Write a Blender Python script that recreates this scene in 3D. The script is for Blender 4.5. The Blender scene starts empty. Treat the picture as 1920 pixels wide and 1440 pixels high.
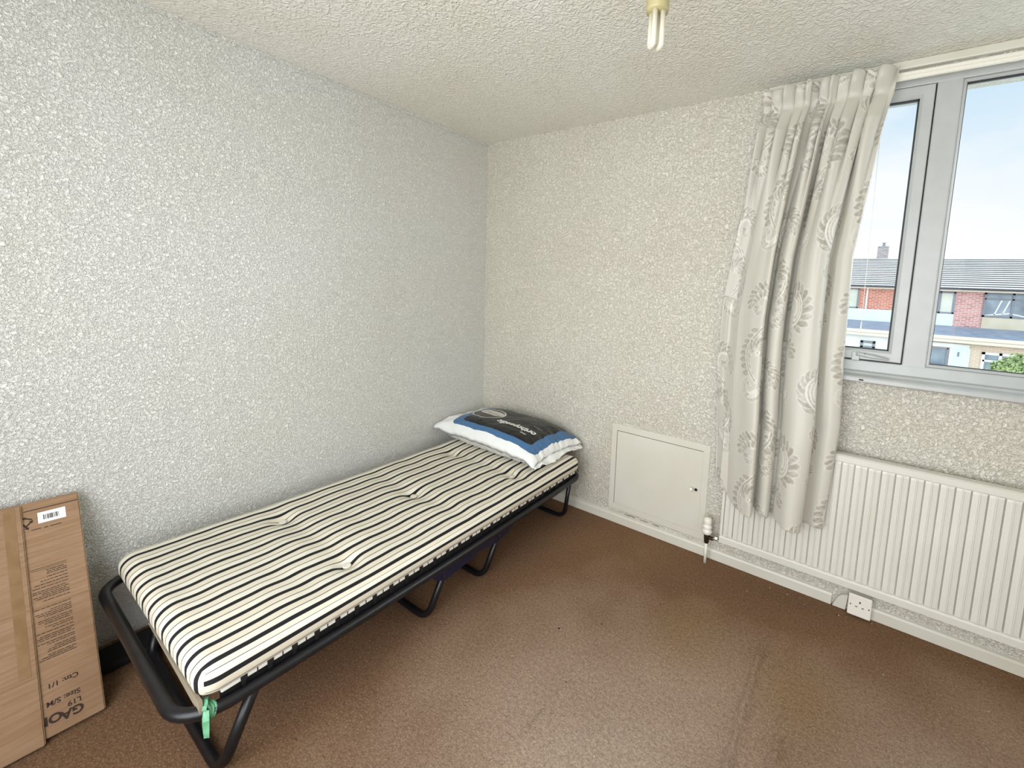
import bpy, bmesh, math, random
import numpy as np
from mathutils import Vector, Matrix, noise as mnoise
random.seed(7); np.random.seed(7)
PI = math.pi
SC = bpy.context.scene
COL = SC.collection

# ------------------------------------------------------------------ camera
cam_d = bpy.data.cameras.new('camera'); cam = bpy.data.objects.new('camera', cam_d); COL.objects.link(cam)
def cam_axes(yaw, pitch, roll):
    f = np.array([math.sin(yaw)*math.cos(pitch), math.cos(yaw)*math.cos(pitch), math.sin(pitch)])
    r = np.array([math.cos(yaw), -math.sin(yaw), 0.]); u = np.cross(r, f)
    c, s = math.cos(roll), math.sin(roll)
    return c*r+s*u, -s*r+c*u, f
r_, u_, f_ = cam_axes(math.radians(-33.09039824), math.radians(-6.38730215), math.radians(2.43553805))
cam.matrix_world = Matrix(((r_[0], u_[0], -f_[0], 2.23368543), (r_[1], u_[1], -f_[1], -2.22179375),
                           (r_[2], u_[2], -f_[2], 1.41717683), (0, 0, 0, 1)))
cam_d.sensor_width = 36; cam_d.lens = 804.489/1920*36
cam_d.shift_x = -119.268/1920; cam_d.shift_y = -96.516/1920
cam_d.clip_start = .02; cam_d.clip_end = 300
SC.camera = cam

# ------------------------------------------------------------------ world, sun, area lights, exposure
W = bpy.data.worlds.new('sky'); SC.world = W; W.use_nodes = True
wn = W.node_tree.nodes; wl = W.node_tree.links; wn.clear()
tc = wn.new('ShaderNodeTexCoord'); sep = wn.new('ShaderNodeSeparateXYZ'); wl.new(tc.outputs['Generated'], sep.inputs[0])
mp = wn.new('ShaderNodeMapping'); mp.inputs['Scale'].default_value = (1, 1, 2.6); wl.new(tc.outputs['Generated'], mp.inputs[0])
nz = wn.new('ShaderNodeTexNoise'); nz.inputs['Scale'].default_value = 3.2; nz.inputs['Detail'].default_value = 5
nz.inputs['Roughness'].default_value = .5; wl.new(mp.outputs[0], nz.inputs[0])
el = wn.new('ShaderNodeMapRange'); el.inputs[1].default_value = .10; el.inputs[2].default_value = .42; wl.new(sep.outputs[2], el.inputs[0])
cl = wn.new('ShaderNodeMapRange'); cl.inputs[1].default_value = .42; cl.inputs[2].default_value = .62
cl.inputs[3].default_value = 1; cl.inputs[4].default_value = .25; wl.new(nz.outputs[0], cl.inputs[0])
mu = wn.new('ShaderNodeMath'); mu.operation = 'MULTIPLY'; wl.new(el.outputs[0], mu.inputs[0]); wl.new(cl.outputs[0], mu.inputs[1])
mx = wn.new('ShaderNodeMix'); mx.data_type = 'RGBA'; wl.new(mu.outputs[0], mx.inputs[0])
mx.inputs[6].default_value = (1.0, 1.0, 1.0, 1); mx.inputs[7].default_value = (.50, .73, .92, 1)
SKY_FRONT, SKY_BACK = .80, 2.1
st = wn.new('ShaderNodeMapRange'); st.inputs[1].default_value = -.25; st.inputs[2].default_value = .35
st.inputs[3].default_value = SKY_BACK; st.inputs[4].default_value = SKY_FRONT; wl.new(sep.outputs[1], st.inputs[0])
bgd = wn.new('ShaderNodeBackground'); wl.new(mx.outputs[2], bgd.inputs[0]); wl.new(st.outputs[0], bgd.inputs[1])
wo = wn.new('ShaderNodeOutputWorld'); wl.new(bgd.outputs[0], wo.inputs[0])

def lamp(name, kind, loc, direction, energy, color=(1, 1, 1)):
    d = bpy.data.lights.new(name, kind); o = bpy.data.objects.new(name, d); COL.objects.link(o)
    o.location = loc; o.rotation_euler = Vector(direction).to_track_quat('-Z', 'Y').to_euler()
    d.energy = energy; d.color = color
    return d
sun = lamp('hazy_sun', 'SUN', (8, 8, 9), (-.76, -.60, -.26), 5.0, (.90, .975, 1.03)); sun.angle = math.radians(50)
port = lamp('window_portal', 'AREA', (2.85, .13, 1.7), (0, -1, 0), 1)
port.shape = 'RECTANGLE'; port.size = 2.0; port.size_y = 1.25; port.cycles.is_portal = True
rear_fill = lamp('added_fill_light', 'AREA', (1.9, -2.86, 1.25), (-.02, 1, .0), 54, (.93, .972, 1.02))  # added fill light behind the camera
rear_fill.shape = 'RECTANGLE'; rear_fill.size = 2.2; rear_fill.size_y = 1.7
SC.view_settings.view_transform = 'Standard'; SC.view_settings.look = 'None'
SC.view_settings.gamma = 1; SC.view_settings.use_curve_mapping = False
SC.view_settings.exposure = 0.42
SC.cycles.max_bounces = 14; SC.cycles.diffuse_bounces = 10; SC.cycles.transparent_max_bounces = 16
SC.cycles.sample_clamp_indirect = 6; SC.cycles.caustics_reflective = False; SC.cycles.caustics_refractive = False

# ------------------------------------------------------------------ helpers
def lin(r, g, b):
    f = lambda c: (c/255)/12.92 if c/255 <= .04045 else ((c/255+.055)/1.055)**2.4
    return (f(r), f(g), f(b), 1)
class NT:
    """tiny node builder"""
    def __init__(s, m): s.t = m.node_tree; s.n = s.t.nodes; s.l = s.t.links
    def put(s, sock, v):
        if isinstance(v, bpy.types.NodeSocket): s.l.new(v, sock)
        else: sock.default_value = v
    def m(s, op, a, b=0.0, c=0.0):
        n = s.n.new('ShaderNodeMath'); n.operation = op
        for i, v in enumerate((a, b, c)): s.put(n.inputs[i], v)
        return n.outputs[0]
    def mix(s, f, a, b):
        n = s.n.new('ShaderNodeMix'); n.data_type = 'RGBA'
        s.put(n.inputs[0], f); s.put(n.inputs[6], a); s.put(n.inputs[7], b); return n.outputs[2]
    def ramp(s, v, lo, hi, a=0.0, b=1.0):
        n = s.n.new('ShaderNodeMapRange'); s.put(n.inputs[0], v)
        n.inputs[1].default_value = lo; n.inputs[2].default_value = hi; n.inputs[3].default_value = a; n.inputs[4].default_value = b
        return n.outputs[0]
    def coord(s, kind='Object', scale=(1, 1, 1), loc=(0, 0, 0)):
        n = s.n.new('ShaderNodeTexCoord'); mpn = s.n.new('ShaderNodeMapping'); mpn.inputs['Scale'].default_value = scale
        mpn.inputs['Location'].default_value = loc
        s.l.new(n.outputs[kind], mpn.inputs[0]); return mpn.outputs[0]
    def noise(s, co, scale, detail=3, rough=.5, dist=0.0):
        n = s.n.new('ShaderNodeTexNoise'); s.l.new(co, n.inputs['Vector'])
        for k, v in (('Scale', scale), ('Detail', detail), ('Roughness', rough), ('Distortion', dist)): n.inputs[k].default_value = v
        return n.outputs[0]
    def bump(s, h, strength=.3, dist=.005):
        n = s.n.new('ShaderNodeBump'); s.l.new(h, n.inputs['Height']); n.inputs['Strength'].default_value = strength
        n.inputs['Distance'].default_value = dist; s.l.new(n.outputs[0], s.bsdf.inputs['Normal'])
    def xyz(s, v):
        n = s.n.new('ShaderNodeSeparateXYZ'); s.l.new(v, n.inputs[0]); return n.outputs
def mat(name, base, rough=.6, metal=0.0, spec=.5, noise=None, bump=None):
    """noise=(scale, second colour, detail), bump=(scale, strength, distance)"""
    m = bpy.data.materials.new(name); m.use_nodes = True; t = NT(m)
    b = t.n['Principled BSDF']; t.bsdf = b
    b.inputs['Base Color'].default_value = base; b.inputs['Roughness'].default_value = rough
    b.inputs['Metallic'].default_value = metal; b.inputs['Specular IOR Level'].default_value = spec
    if noise or bump:
        co = t.coord()
        if noise:
            f = t.ramp(t.noise(co, noise[0], noise[2] if len(noise) > 2 else 4), .35, .65)
            t.put(b.inputs['Base Color'], t.mix(f, base, noise[1]))
        if bump: t.bump(t.noise(co, bump[0], 3), bump[1], bump[2])
    m['nt'] = 0
    return m
def tree(m):
    t = NT(m); t.bsdf = t.n['Principled BSDF']; return t

def wloc(o):
    v = Vector((0, 0, 0))
    while o: v += Vector(o.location); o = o.parent
    return v
def link_mesh(name, me, m=None, parent=None, smooth=False, loc=None):
    """me holds world-space vertices; they are re-based on the thing's own origin"""
    o = bpy.data.objects.new(name, me); COL.objects.link(o)
    base = wloc(parent) if parent else Vector(loc or (0, 0, 0))
    me.transform(Matrix.Translation(-base))
    if parent: o.parent = parent
    else: o.location = base
    if m: me.materials.append(m)
    if smooth: me.polygons.foreach_set('use_smooth', [True]*len(me.polygons))
    me.update(); return o
def pyd(name, v, f, m=None, parent=None, smooth=False, loc=None):
    me = bpy.data.meshes.new(name); me.from_pydata([tuple(p) for p in v], [], [tuple(q) for q in f]); me.update()
    return link_mesh(name, me, m, parent, smooth, loc)
def bmo(name, bm, m=None, parent=None, smooth=False, loc=None):
    bmesh.ops.recalc_face_normals(bm, faces=bm.faces[:])
    me = bpy.data.meshes.new(name); bm.to_mesh(me); bm.free()
    return link_mesh(name, me, m, parent, smooth, loc)
def thing(name, label, cat, loc=(0, 0, 0), group=None):
    o = bpy.data.objects.new(name, None); COL.objects.link(o); o.location = loc; o.empty_display_size = .05
    return tag(o, label, cat, group)
def tag(o, label, cat, group=None):
    o['label'] = label; o['category'] = cat
    if group: o['group'] = group
    return o
def struct(o):
    o['kind'] = 'structure'; return o
def box(bm, x0, x1, y0, y1, z0, z1, bev=0.0, seg=2):
    r = bmesh.ops.create_cube(bm, size=1.0)
    vs = r['verts']
    bmesh.ops.scale(bm, vec=(x1-x0, y1-y0, z1-z0), verts=vs)
    bmesh.ops.translate(bm, vec=((x0+x1)/2, (y0+y1)/2, (z0+z1)/2), verts=vs)
    if bev:
        es = list({e for v in vs for e in v.link_edges})
        bmesh.ops.bevel(bm, geom=es, offset=bev, segments=seg, affect='EDGES', profile=.5)
def boxo(name, dims, m, parent=None, bev=0.0, loc=None, smooth=False):
    bm = bmesh.new(); box(bm, *dims, bev=bev); return bmo(name, bm, m, parent, smooth, loc)
def fillet(pts, r, n=6, closed=False):
    pts = [Vector(p) for p in pts]; out = []
    N = len(pts)
    for i, p in enumerate(pts):
        if not closed and i in (0, N-1): out.append(p); continue
        a = pts[i-1]-p; b = pts[(i+1) % N]-p
        d = min(r, a.length*.49, b.length*.49)
        A = p+a.normalized()*d; B = p+b.normalized()*d
        for k in range(n+1):
            t = k/n; out.append(A*(1-t)**2 + p*2*t*(1-t) + B*t*t)
    return out
def tube(bm, pts, r, seg=12, closed=False, cap=True):
    pts = [Vector(p) for p in pts]; N = len(pts); rings = []
    ref = None
    for i, p in enumerate(pts):
        if closed: t = pts[(i+1) % N]-pts[i-1]
        else: t = pts[min(i+1, N-1)]-pts[max(i-1, 0)]
        t.normalize()
        if ref is None:
            ref = t.orthogonal().normalized()
        ref = (ref - t*ref.dot(t)).normalized(); bn = t.cross(ref)
        rr = r[i] if isinstance(r, (list, tuple)) else r
        rings.append([bm.verts.new(p + (ref*math.cos(2*PI*k/seg)+bn*math.sin(2*PI*k/seg))*rr) for k in range(seg)])
    for i in range(N if closed else N-1):
        A, B = rings[i], rings[(i+1) % N]
        if closed and i == N-1:   # match twist
            off = min(range(seg), key=lambda o: (A[0].co-B[o].co).length); B = B[off:]+B[:off]
        for k in range(seg):
            bm.faces.new((A[k], A[(k+1) % seg], B[(k+1) % seg], B[k]))
    if cap and not closed:
        bm.faces.new(rings[0][::-1]); bm.faces.new(rings[-1])
def lathe(bm, prof, c, seg=24, axis='z'):
    rings = []
    for (r, h) in prof:
        ring = []
        for k in range(seg):
            a = 2*PI*k/seg; x, y = r*math.cos(a), r*math.sin(a)
            p = {'z': (x, y, h), 'y': (x, h, y), 'x': (h, x, y)}[axis]
            ring.append(bm.verts.new(Vector(c)+Vector(p)))
        rings.append(ring)
    for A, B in zip(rings, rings[1:]):
        for k in range(seg): bm.faces.new((A[k], A[(k+1) % seg], B[(k+1) % seg], B[k]))
    bm.faces.new(rings[0][::-1]); bm.faces.new(rings[-1])
def prism_y(bm, poly, y0, y1):
    """polygon in x,z extruded along y"""
    a = [bm.verts.new((x, y0, z)) for x, z in poly]; b = [bm.verts.new((x, y1, z)) for x, z in poly]
    n = len(poly); bm.faces.new(a); bm.faces.new(b[::-1])
    for i in range(n): bm.faces.new((a[i], a[(i+1) % n], b[(i+1) % n], b[i]))
def grid_faces(nu, nv):
    i = np.arange(nu-1)[:, None]; j = np.arange(nv-1)[None, :]
    a = (i*nv+j).ravel(); return np.stack([a, a+nv, a+nv+1, a+1], 1)
def text_mesh(body, size, bold=0.0, align='LEFT'):
    cu = bpy.data.curves.new('txt', 'FONT'); cu.body = body; cu.size = size; cu.offset = bold; cu.align_x = align
    cu.resolution_u = 4
    o = bpy.data.objects.new('txt', cu); COL.objects.link(o)
    dg = bpy.context.evaluated_depsgraph_get(); dg.update()
    me = bpy.data.meshes.new_from_object(o.evaluated_get(dg)); bpy.data.objects.remove(o); bpy.data.curves.remove(cu)
    return me

# ------------------------------------------------------------------ materials
def wallpaper(name, c0, c1, c2, scale, strength, rough, stretch=(1, 1, 1)):
    m = mat(name, c0, rough); t = tree(m); co = t.coord(scale=stretch)
    big = t.noise(co, 1.6, 3, .6); pit = t.noise(co, scale, 3, .55, 1.2); fine = t.noise(co, scale*2.4, 2, .5, .6)
    h = t.m('ADD', t.m('MULTIPLY', t.ramp(pit, .36, .60), 1.0), t.m('MULTIPLY', fine, .55))
    c = t.mix(t.ramp(big, .3, .7), c0, c1)
    c = t.mix(t.ramp(pit, .46, .30, 0, .75), c, c2)  # pits darkened in the colour, painting in their shading
    t.put(t.bsdf.inputs['Base Color'], c); t.bump(h, strength, .0042)
    return m
M = {}
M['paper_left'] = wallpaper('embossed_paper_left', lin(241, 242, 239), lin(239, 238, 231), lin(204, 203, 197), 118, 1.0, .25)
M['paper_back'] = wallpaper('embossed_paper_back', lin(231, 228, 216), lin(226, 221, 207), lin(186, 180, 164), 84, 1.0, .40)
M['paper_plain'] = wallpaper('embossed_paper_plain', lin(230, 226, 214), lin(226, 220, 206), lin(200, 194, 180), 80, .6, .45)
m = M['ceiling'] = mat('stippled_ceiling', lin(228, 227, 219), .75); t = tree(m); co = t.coord()
vn = t.n.new('ShaderNodeTexVoronoi'); vn.inputs['Scale'].default_value = 105; vn.feature = 'SMOOTH_F1'
wob = t.noise(co, 30, 2); va = t.n.new('ShaderNodeVectorMath'); va.operation = 'ADD'
vs = t.n.new('ShaderNodeVectorMath'); vs.operation = 'SCALE'; t.l.new(co, va.inputs[0])
cb = t.n.new('ShaderNodeCombineXYZ'); t.put(cb.inputs[0], t.m('MULTIPLY', wob, .05)); t.put(cb.inputs[1], t.m('MULTIPLY', t.noise(co, 26, 2), .05))
t.l.new(cb.outputs[0], va.inputs[1]); t.l.new(va.outputs[0], vn.inputs['Vector'])
t.bump(vn.outputs['Distance'], .8, .008)
t.put(t.bsdf.inputs['Base Color'], t.mix(t.ramp(t.noise(co, 2.2, 4), .35, .7), lin(228, 227, 219), lin(222, 219, 207)))
# carpet
m = M['carpet'] = mat('brown_carpet', lin(112, 82, 60), .97, spec=.15); t = tree(m); co = t.coord()
xs = t.xyz(co)
fib = t.noise(co, 170, 4, .75); mid = t.noise(co, 75, 3, .65); big = t.noise(co, 1.7, 4, .55)
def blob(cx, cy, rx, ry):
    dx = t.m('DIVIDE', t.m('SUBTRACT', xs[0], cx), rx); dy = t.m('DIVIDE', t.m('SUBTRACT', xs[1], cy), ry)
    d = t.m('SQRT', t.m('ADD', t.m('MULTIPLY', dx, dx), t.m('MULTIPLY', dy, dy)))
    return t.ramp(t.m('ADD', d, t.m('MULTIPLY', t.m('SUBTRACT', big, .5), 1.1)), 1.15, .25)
pale_mid = t.m('MAXIMUM', blob(1.75, -1.30, .80, .95), t.m('MULTIPLY', blob(2.65, -.95, .7, .75), .8))  # paler carpet blotches over the middle of the floor
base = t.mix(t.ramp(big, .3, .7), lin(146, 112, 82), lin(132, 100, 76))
base = t.mix(t.m('MULTIPLY', pale_mid, .85), base, lin(192, 172, 154))
base = t.mix(t.m('MULTIPLY', t.m('MAXIMUM', blob(1.75, -.55, .18, .25), blob(2.2, -.62, .16, .2)), .55), base, lin(150, 122, 82))
base = t.mix(t.ramp(t.m('ADD', t.m('MULTIPLY', fib, .6), t.m('MULTIPLY', mid, .4)), .40, .60, .50, 0), base, lin(70, 50, 36))
base = t.mix(t.ramp(fib, .55, .68, 0, .5), base, lin(196, 170, 146))
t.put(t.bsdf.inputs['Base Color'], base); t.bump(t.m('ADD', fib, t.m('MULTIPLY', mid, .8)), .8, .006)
M['gloss_white'] = mat('yellowed_gloss_paint', lin(216, 214, 203), .35, noise=(3, lin(209, 206, 192)), bump=(40, .08, .002))
M['upvc'] = mat('white_plastic_frame', lin(187, 190, 189), .3, noise=(14, lin(182, 185, 184)))
M['gasket'] = mat('black_rubber_gasket', lin(46, 48, 50), .6)
M['white_plastic'] = mat('white_plastic', lin(236, 233, 222), .35, bump=(60, .02, .001))
M['aged_plastic'] = mat('yellowed_plastic', lin(186, 176, 132), .4, noise=(20, lin(160, 148, 104)))
M['radiator'] = mat('radiator_enamel', lin(219, 218, 210), .35, noise=(4, lin(214, 213, 203)))
M['black_hole'] = mat('dark_recess', lin(14, 13, 12), .8)
M['bronze'] = mat('tarnished_valve_brass', lin(70, 54, 40), .4, metal=.7, noise=(60, lin(40, 30, 24)))
M['chrome'] = mat('bright_union_metal', lin(190, 184, 172), .25, metal=.9)
M['steel'] = mat('black_painted_steel', lin(11, 11, 14), .36, noise=(18, lin(18, 18, 23)))
M['navy'] = mat('navy_bracket_plastic', lin(16, 18, 50), .45, noise=(10, lin(12, 13, 38)))
M['deck'] = mat('bed_deck_fabric', lin(150, 138, 118), .9, bump=(300, .4, .001))
M['clip_white'] = mat('white_deck_webbing', lin(232, 230, 222), .6, bump=(300, .2, .001))
M['clip_black'] = mat('black_deck_clip', lin(22, 22, 24), .5)
M['card'] = mat('brown_cardboard', lin(150, 120, 93), .8)
M['card_edge'] = mat('cardboard_edge', lin(138, 106, 76), .85, bump=(200, .3, .002))
M['tape'] = mat('clear_brown_tape', lin(128, 98, 64), .22, noise=(22, lin(142, 112, 80)))
M['ink'] = mat('dark_printing_ink', lin(52, 36, 28), .8)
M['paper_label'] = mat('white_paper_label', lin(236, 238, 240), .5)
M['ribbon'] = mat('green_satin_ribbon', lin(120, 180, 142), .4, noise=(30, lin(84, 148, 110)))
M['tuft'] = mat('white_tuft_disc', lin(228, 224, 212), .5)
M['tubeglass'] = mat('frosted_lamp_tube', lin(216, 210, 192), .18)
M['lint'] = mat('pale_lint', lin(206, 190, 164), .9)
M['black_object'] = mat('flat_black', lin(8, 8, 10), .85)
M['crack'] = mat('bare_plaster_crack', lin(96, 84, 66), .9)
M['film'] = mat('white_packet_film', lin(238, 240, 240), .3)
M['cord'] = mat('white_cord', lin(236, 236, 232), .6)
# cardboard with flutes
t = tree(M['card']); co = t.coord(); z = t.xyz(co)[2]
fl = t.noise(t.coord(scale=(6, 6, 140)), 1.0, 3, .6)
c = t.mix(t.ramp(fl, .4, .62), lin(154, 124, 97), lin(142, 111, 82)); c = t.mix(t.ramp(t.noise(co, 7, 4), .5, .7, 0, .5), c, lin(132, 100, 70))
t.put(t.bsdf.inputs['Base Color'], c); t.bump(fl, .25, .003)
# glass: a pane that transmits straight and reflects a little
def glass(name, tint):
    m = bpy.data.materials.new(name); m.use_nodes = True; t = NT(m); t.n.clear()
    tr = t.n.new('ShaderNodeBsdfTransparent'); tr.inputs[0].default_value = tint
    gl = t.n.new('ShaderNodeBsdfGlossy'); gl.inputs['Roughness'].default_value = .01
    fr = t.n.new('ShaderNodeLayerWeight'); fr.inputs[0].default_value = .5
    rf = t.m('ADD', .004, t.m('MULTIPLY', t.m('POWER', fr.outputs[1], 5.0), .5))
    ms = t.n.new('ShaderNodeMixShader'); t.l.new(rf, ms.inputs[0]); t.l.new(tr.outputs[0], ms.inputs[1]); t.l.new(gl.outputs[0], ms.inputs[2])
    o = t.n.new('ShaderNodeOutputMaterial'); t.l.new(ms.outputs[0], o.inputs[0]); return m
M['glass'] = glass('window_glass', (.97, .98, .98, 1))
# mattress ticking: UV.x carries the distance across the cloth in metres
PER = .0655; S0 = .141
m = M['ticking'] = mat('striped_ticking', lin(228, 222, 205), .85); t = tree(m)
uvn = t.n.new('ShaderNodeUVMap'); uvx = t.xyz(uvn.outputs[0]); co = t.coord()
f = t.m('FRACT', t.m('DIVIDE', t.m('SUBTRACT', uvx[0], S0), PER))
d0 = t.m('ABSOLUTE', t.m('SUBTRACT', f, .5))           # .5 at the black stripe, 0 at the thin line
wht = t.mix(t.ramp(t.noise(co, 9, 3), .3, .7), lin(232, 229, 216), lin(224, 220, 206))
c = t.mix(t.ramp(f, .49, .51), lin(220, 212, 193), wht)
c = t.mix(t.ramp(d0, .030, .020), c, lin(58, 44, 34))
c = t.mix(t.ramp(d0, .374, .384), c, lin(14, 14, 18))
t.put(t.bsdf.inputs['Base Color'], c)
wv = t.noise(t.coord(scale=(900, 900, 900)), 1, 1); t.bump(wv, .25, .001)
# curtain cloth: attribute 'figure' holds the woven damask figure (-1 taupe .. 1 ivory)
m = M['damask'] = mat('silver_damask', lin(200, 196, 182), .5, spec=.6); t = tree(m)
at = t.n.new('ShaderNodeAttribute'); at.attribute_name = 'figure'; fg = at.outputs['Fac']
c = t.mix(t.ramp(fg, 0, -1), lin(198, 195, 184), lin(160, 155, 143)); c = t.mix(t.ramp(fg, 0, 1), c, lin(220, 217, 208))
t.put(t.bsdf.inputs['Base Color'], c); t.put(t.bsdf.inputs['Roughness'], t.ramp(fg, -1, 1, .38, .62))
t.bsdf.inputs['Sheen Weight'].default_value = .25
t.bump(t.noise(t.coord(scale=(1, 1, .3)), 900, 1), .12, .001)
# pillow wrapper: UV carries -1..1 across and along, printed panels as rounded rectangles
m = M['wrapper'] = mat('printed_polythene', lin(238, 240, 240), .34, spec=.4); t = tree(m)
uvn = t.n.new('ShaderNodeUVMap'); u = t.xyz(uvn.outputs[0])
def rrect(cx, cy, hx, hy, r, shear=0.0):
    X = t.m('SUBTRACT', u[0], cx)
    if shear: X = t.m('ADD', X, t.m('MULTIPLY', u[1], shear))
    qx = t.m('MAXIMUM', t.m('SUBTRACT', t.m('ABSOLUTE', X), hx-r), 0.0)
    qy = t.m('MAXIMUM', t.m('SUBTRACT', t.m('ABSOLUTE', t.m('SUBTRACT', u[1], cy)), hy-r), 0.0)
    return t.m('LESS_THAN', t.m('SQRT', t.m('ADD', t.m('MULTIPLY', qx, qx), t.m('MULTIPLY', qy, qy))), r)
def ell(cx, cy, rx, ry, rot=0.0):
    X = t.m('SUBTRACT', u[0], cx); Y = t.m('SUBTRACT', u[1], cy); c, s = math.cos(rot), math.sin(rot)
    X2 = t.m('ADD', t.m('MULTIPLY', X, c), t.m('MULTIPLY', Y, s)); Y2 = t.m('SUBTRACT', t.m('MULTIPLY', Y, c), t.m('MULTIPLY', X, s))
    X2 = t.m('DIVIDE', X2, rx); Y2 = t.m('DIVIDE', Y2, ry)
    return t.m('LESS_THAN', t.m('ADD', t.m('MULTIPLY', X2, X2), t.m('MULTIPLY', Y2, Y2)), 1.0)
c = t.mix(rrect(.125, .10, .80, .95, .10), lin(238, 240, 240), lin(70, 112, 156))
c = t.mix(rrect(.135, .19, .66, .90, .10), c, lin(20, 21, 24))
c = t.mix(ell(-.36, .0, .30, .37), c, lin(222, 222, 220)); c = t.mix(ell(-.36, .0, .275, .34), c, lin(60, 55, 50))
c = t.mix(t.m('MULTIPLY', ell(-.33, .09, .27, .16, -.25), ell(-.36, .0, .275, .34)), c, lin(214, 212, 206))
c = t.mix(t.m('MULTIPLY', ell(-.33, .05, .24, .02, -.3), ell(-.36, .0, .275, .34)), c, lin(130, 124, 118))
t.put(t.bsdf.inputs['Base Color'], c)
t.bsdf.inputs['Coat Weight'].default_value = .12; t.bsdf.inputs['Coat Roughness'].default_value = .12
t.bump(t.noise(t.coord(), 22, 3, .5, 1.5), .35, .012)
# outside
def brick(name, c1, c2, mortar):
    m = mat(name, c1, .9); t = tree(m); co = t.coord()
    cm = t.n.new('ShaderNodeCombineXYZ'); xyz = t.xyz(co); t.put(cm.inputs[0], xyz[0]); t.put(cm.inputs[1], xyz[2])
    b = t.n.new('ShaderNodeTexBrick'); t.l.new(cm.outputs[0], b.inputs[0]); b.inputs['Scale'].default_value = 1
    b.inputs['Color1'].default_value = c1; b.inputs['Color2'].default_value = c2; b.inputs['Mortar'].default_value = mortar
    b.inputs['Brick Width'].default_value = .225; b.inputs['Row Height'].default_value = .075; b.inputs['Mortar Size'].default_value = .010
    t.put(t.bsdf.inputs['Base Color'], b.outputs[0]); return m
M['brick_orange'] = brick('orange_brick', lin(166, 88, 70), lin(198, 124, 102), lin(220, 190, 172))
M['brick_pink'] = brick('pink_brick', lin(172, 118, 114), lin(200, 150, 144), lin(214, 194, 188))  # paler pink puts the haze into the brick colour
M['brick_buff'] = brick('buff_brick', lin(196, 172, 150), lin(206, 184, 160), lin(214, 200, 184))
m = M['tiles'] = mat('concrete_roof_tile', lin(214, 210, 204), .8, noise=(1.2, lin(196, 192, 186)))
M['white_clad'] = mat('white_cladding', lin(206, 220, 226), .5, noise=(2, lin(200, 214, 222)))
M['cream_paint'] = mat('cream_fascia_paint', lin(208, 198, 180), .5)
M['white_paint'] = mat('white_render', lin(226, 226, 222), .7, noise=(2, lin(216, 216, 212)))
M['lead'] = mat('blue_grey_felt_roof', lin(140, 148, 160), .6, noise=(3, lin(122, 130, 146)))
M['grey_frame'] = mat('grey_window_frame', lin(118, 122, 132), .5)
M['dark_pane'] = mat('dim_house_pane', lin(136, 150, 160), .06, noise=(1.6, lin(96, 106, 116)))
M['pale_pane'] = mat('pale_blind_pane', lin(200, 202, 190), .15, noise=(2.2, lin(188, 192, 176)))
M['stone_panel'] = mat('stone_infill_panel', lin(196, 188, 170), .8, noise=(2, lin(186, 176, 150)))
M['chimney'] = brick('chimney_brick', lin(104, 98, 98), lin(140, 132, 130), lin(170, 166, 162))
M['gutter'] = mat('dark_gutter', lin(54, 54, 60), .5)
M['leaf'] = mat('shrub_leaf', lin(136, 156, 96), .6, noise=(5, lin(168, 182, 122)))
M['bark'] = mat('shrub_bark', lin(86, 70, 52), .9, bump=(30, .5, .01))
M['paving'] = mat('pale_paving', lin(226, 224, 216), .95, noise=(2, lin(216, 214, 206)), bump=(40, .6, .02))

# ------------------------------------------------------------------ room shell
H = 2.35; RX = 4.0; RY = -2.9
WX0, WX1, WZ0, WZ1 = 1.86, 3.86, 1.085, 2.315
# floor: carpet sheet with two soft ruck ridges
nu, nv = 641, 140
X = np.linspace(0, RX, nu); Y = np.linspace(RY, 0, nv); XX, YY = np.meshgrid(X, Y, indexing='ij')
def ridge(x0, y0, x1, y1, w, h):
    L = math.hypot(x1-x0, y1-y0); ux, uy = (x1-x0)/L, (y1-y0)/L
    s = (XX-x0)*ux+(YY-y0)*uy; d = -(XX-x0)*uy+(YY-y0)*ux
    env = np.clip(s/.25, 0, 1)*np.clip((L-s)/.25, 0, 1)
    return h*env*np.exp(-(d/w)**2)
ZZ = ridge(2.045, -.28, 2.035, -1.6, .015, .020)+ridge(2.165, -.62, 2.125, -1.6, .015, .016)+ridge(1.50, -.9, 1.50, -1.5, .02, .007)
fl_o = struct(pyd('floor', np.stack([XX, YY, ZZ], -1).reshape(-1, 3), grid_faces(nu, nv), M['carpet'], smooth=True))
struct(boxo('ceiling', (-.2, RX+.2, RY-.2, .3, H, H+.15), M['ceiling']))
struct(boxo('wall_left', (-.2, 0, RY-.2, .3, -.05, H), M['paper_left']))
struct(boxo('wall_right', (RX, RX+.2, RY-.2, .3, -.05, H), M['paper_plain']))
struct(boxo('wall_front', (-.0, RX, RY-.2, RY, -.05, H), M['paper_plain']))
bm = bmesh.new()
for d in ((0, WX0, 0, .3, -.05, H), (WX1, RX, 0, .3, -.05, H), (WX0, WX1, 0, .3, -.05, WZ0), (WX0, WX1, 0, .3, WZ1, H)): box(bm, *d)
struct(bmo('wall_back', bm, M['paper_back']))
def skirting(name, x0, x1):
    bm = bmesh.new(); n = 60; prof = [(0, 0), (-.016, 0), (-.016, .046), (-.011, .054), (0, .057)]
    rows = []
    for i in range(n+1):
        x = x0+(x1-x0)*i/n
        rows.append([bm.verts.new((x, y, z)) for y, z in prof])
    for a, b in zip(rows, rows[1:]):
        for k in range(4): bm.faces.new((a[k], b[k], b[k+1], a[k+1]))
    bm.faces.new(rows[0]); bm.faces.new(rows[-1][::-1])
    return struct(bmo(name, bm, M['gloss_white']))
bm = bmesh.new()
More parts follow.
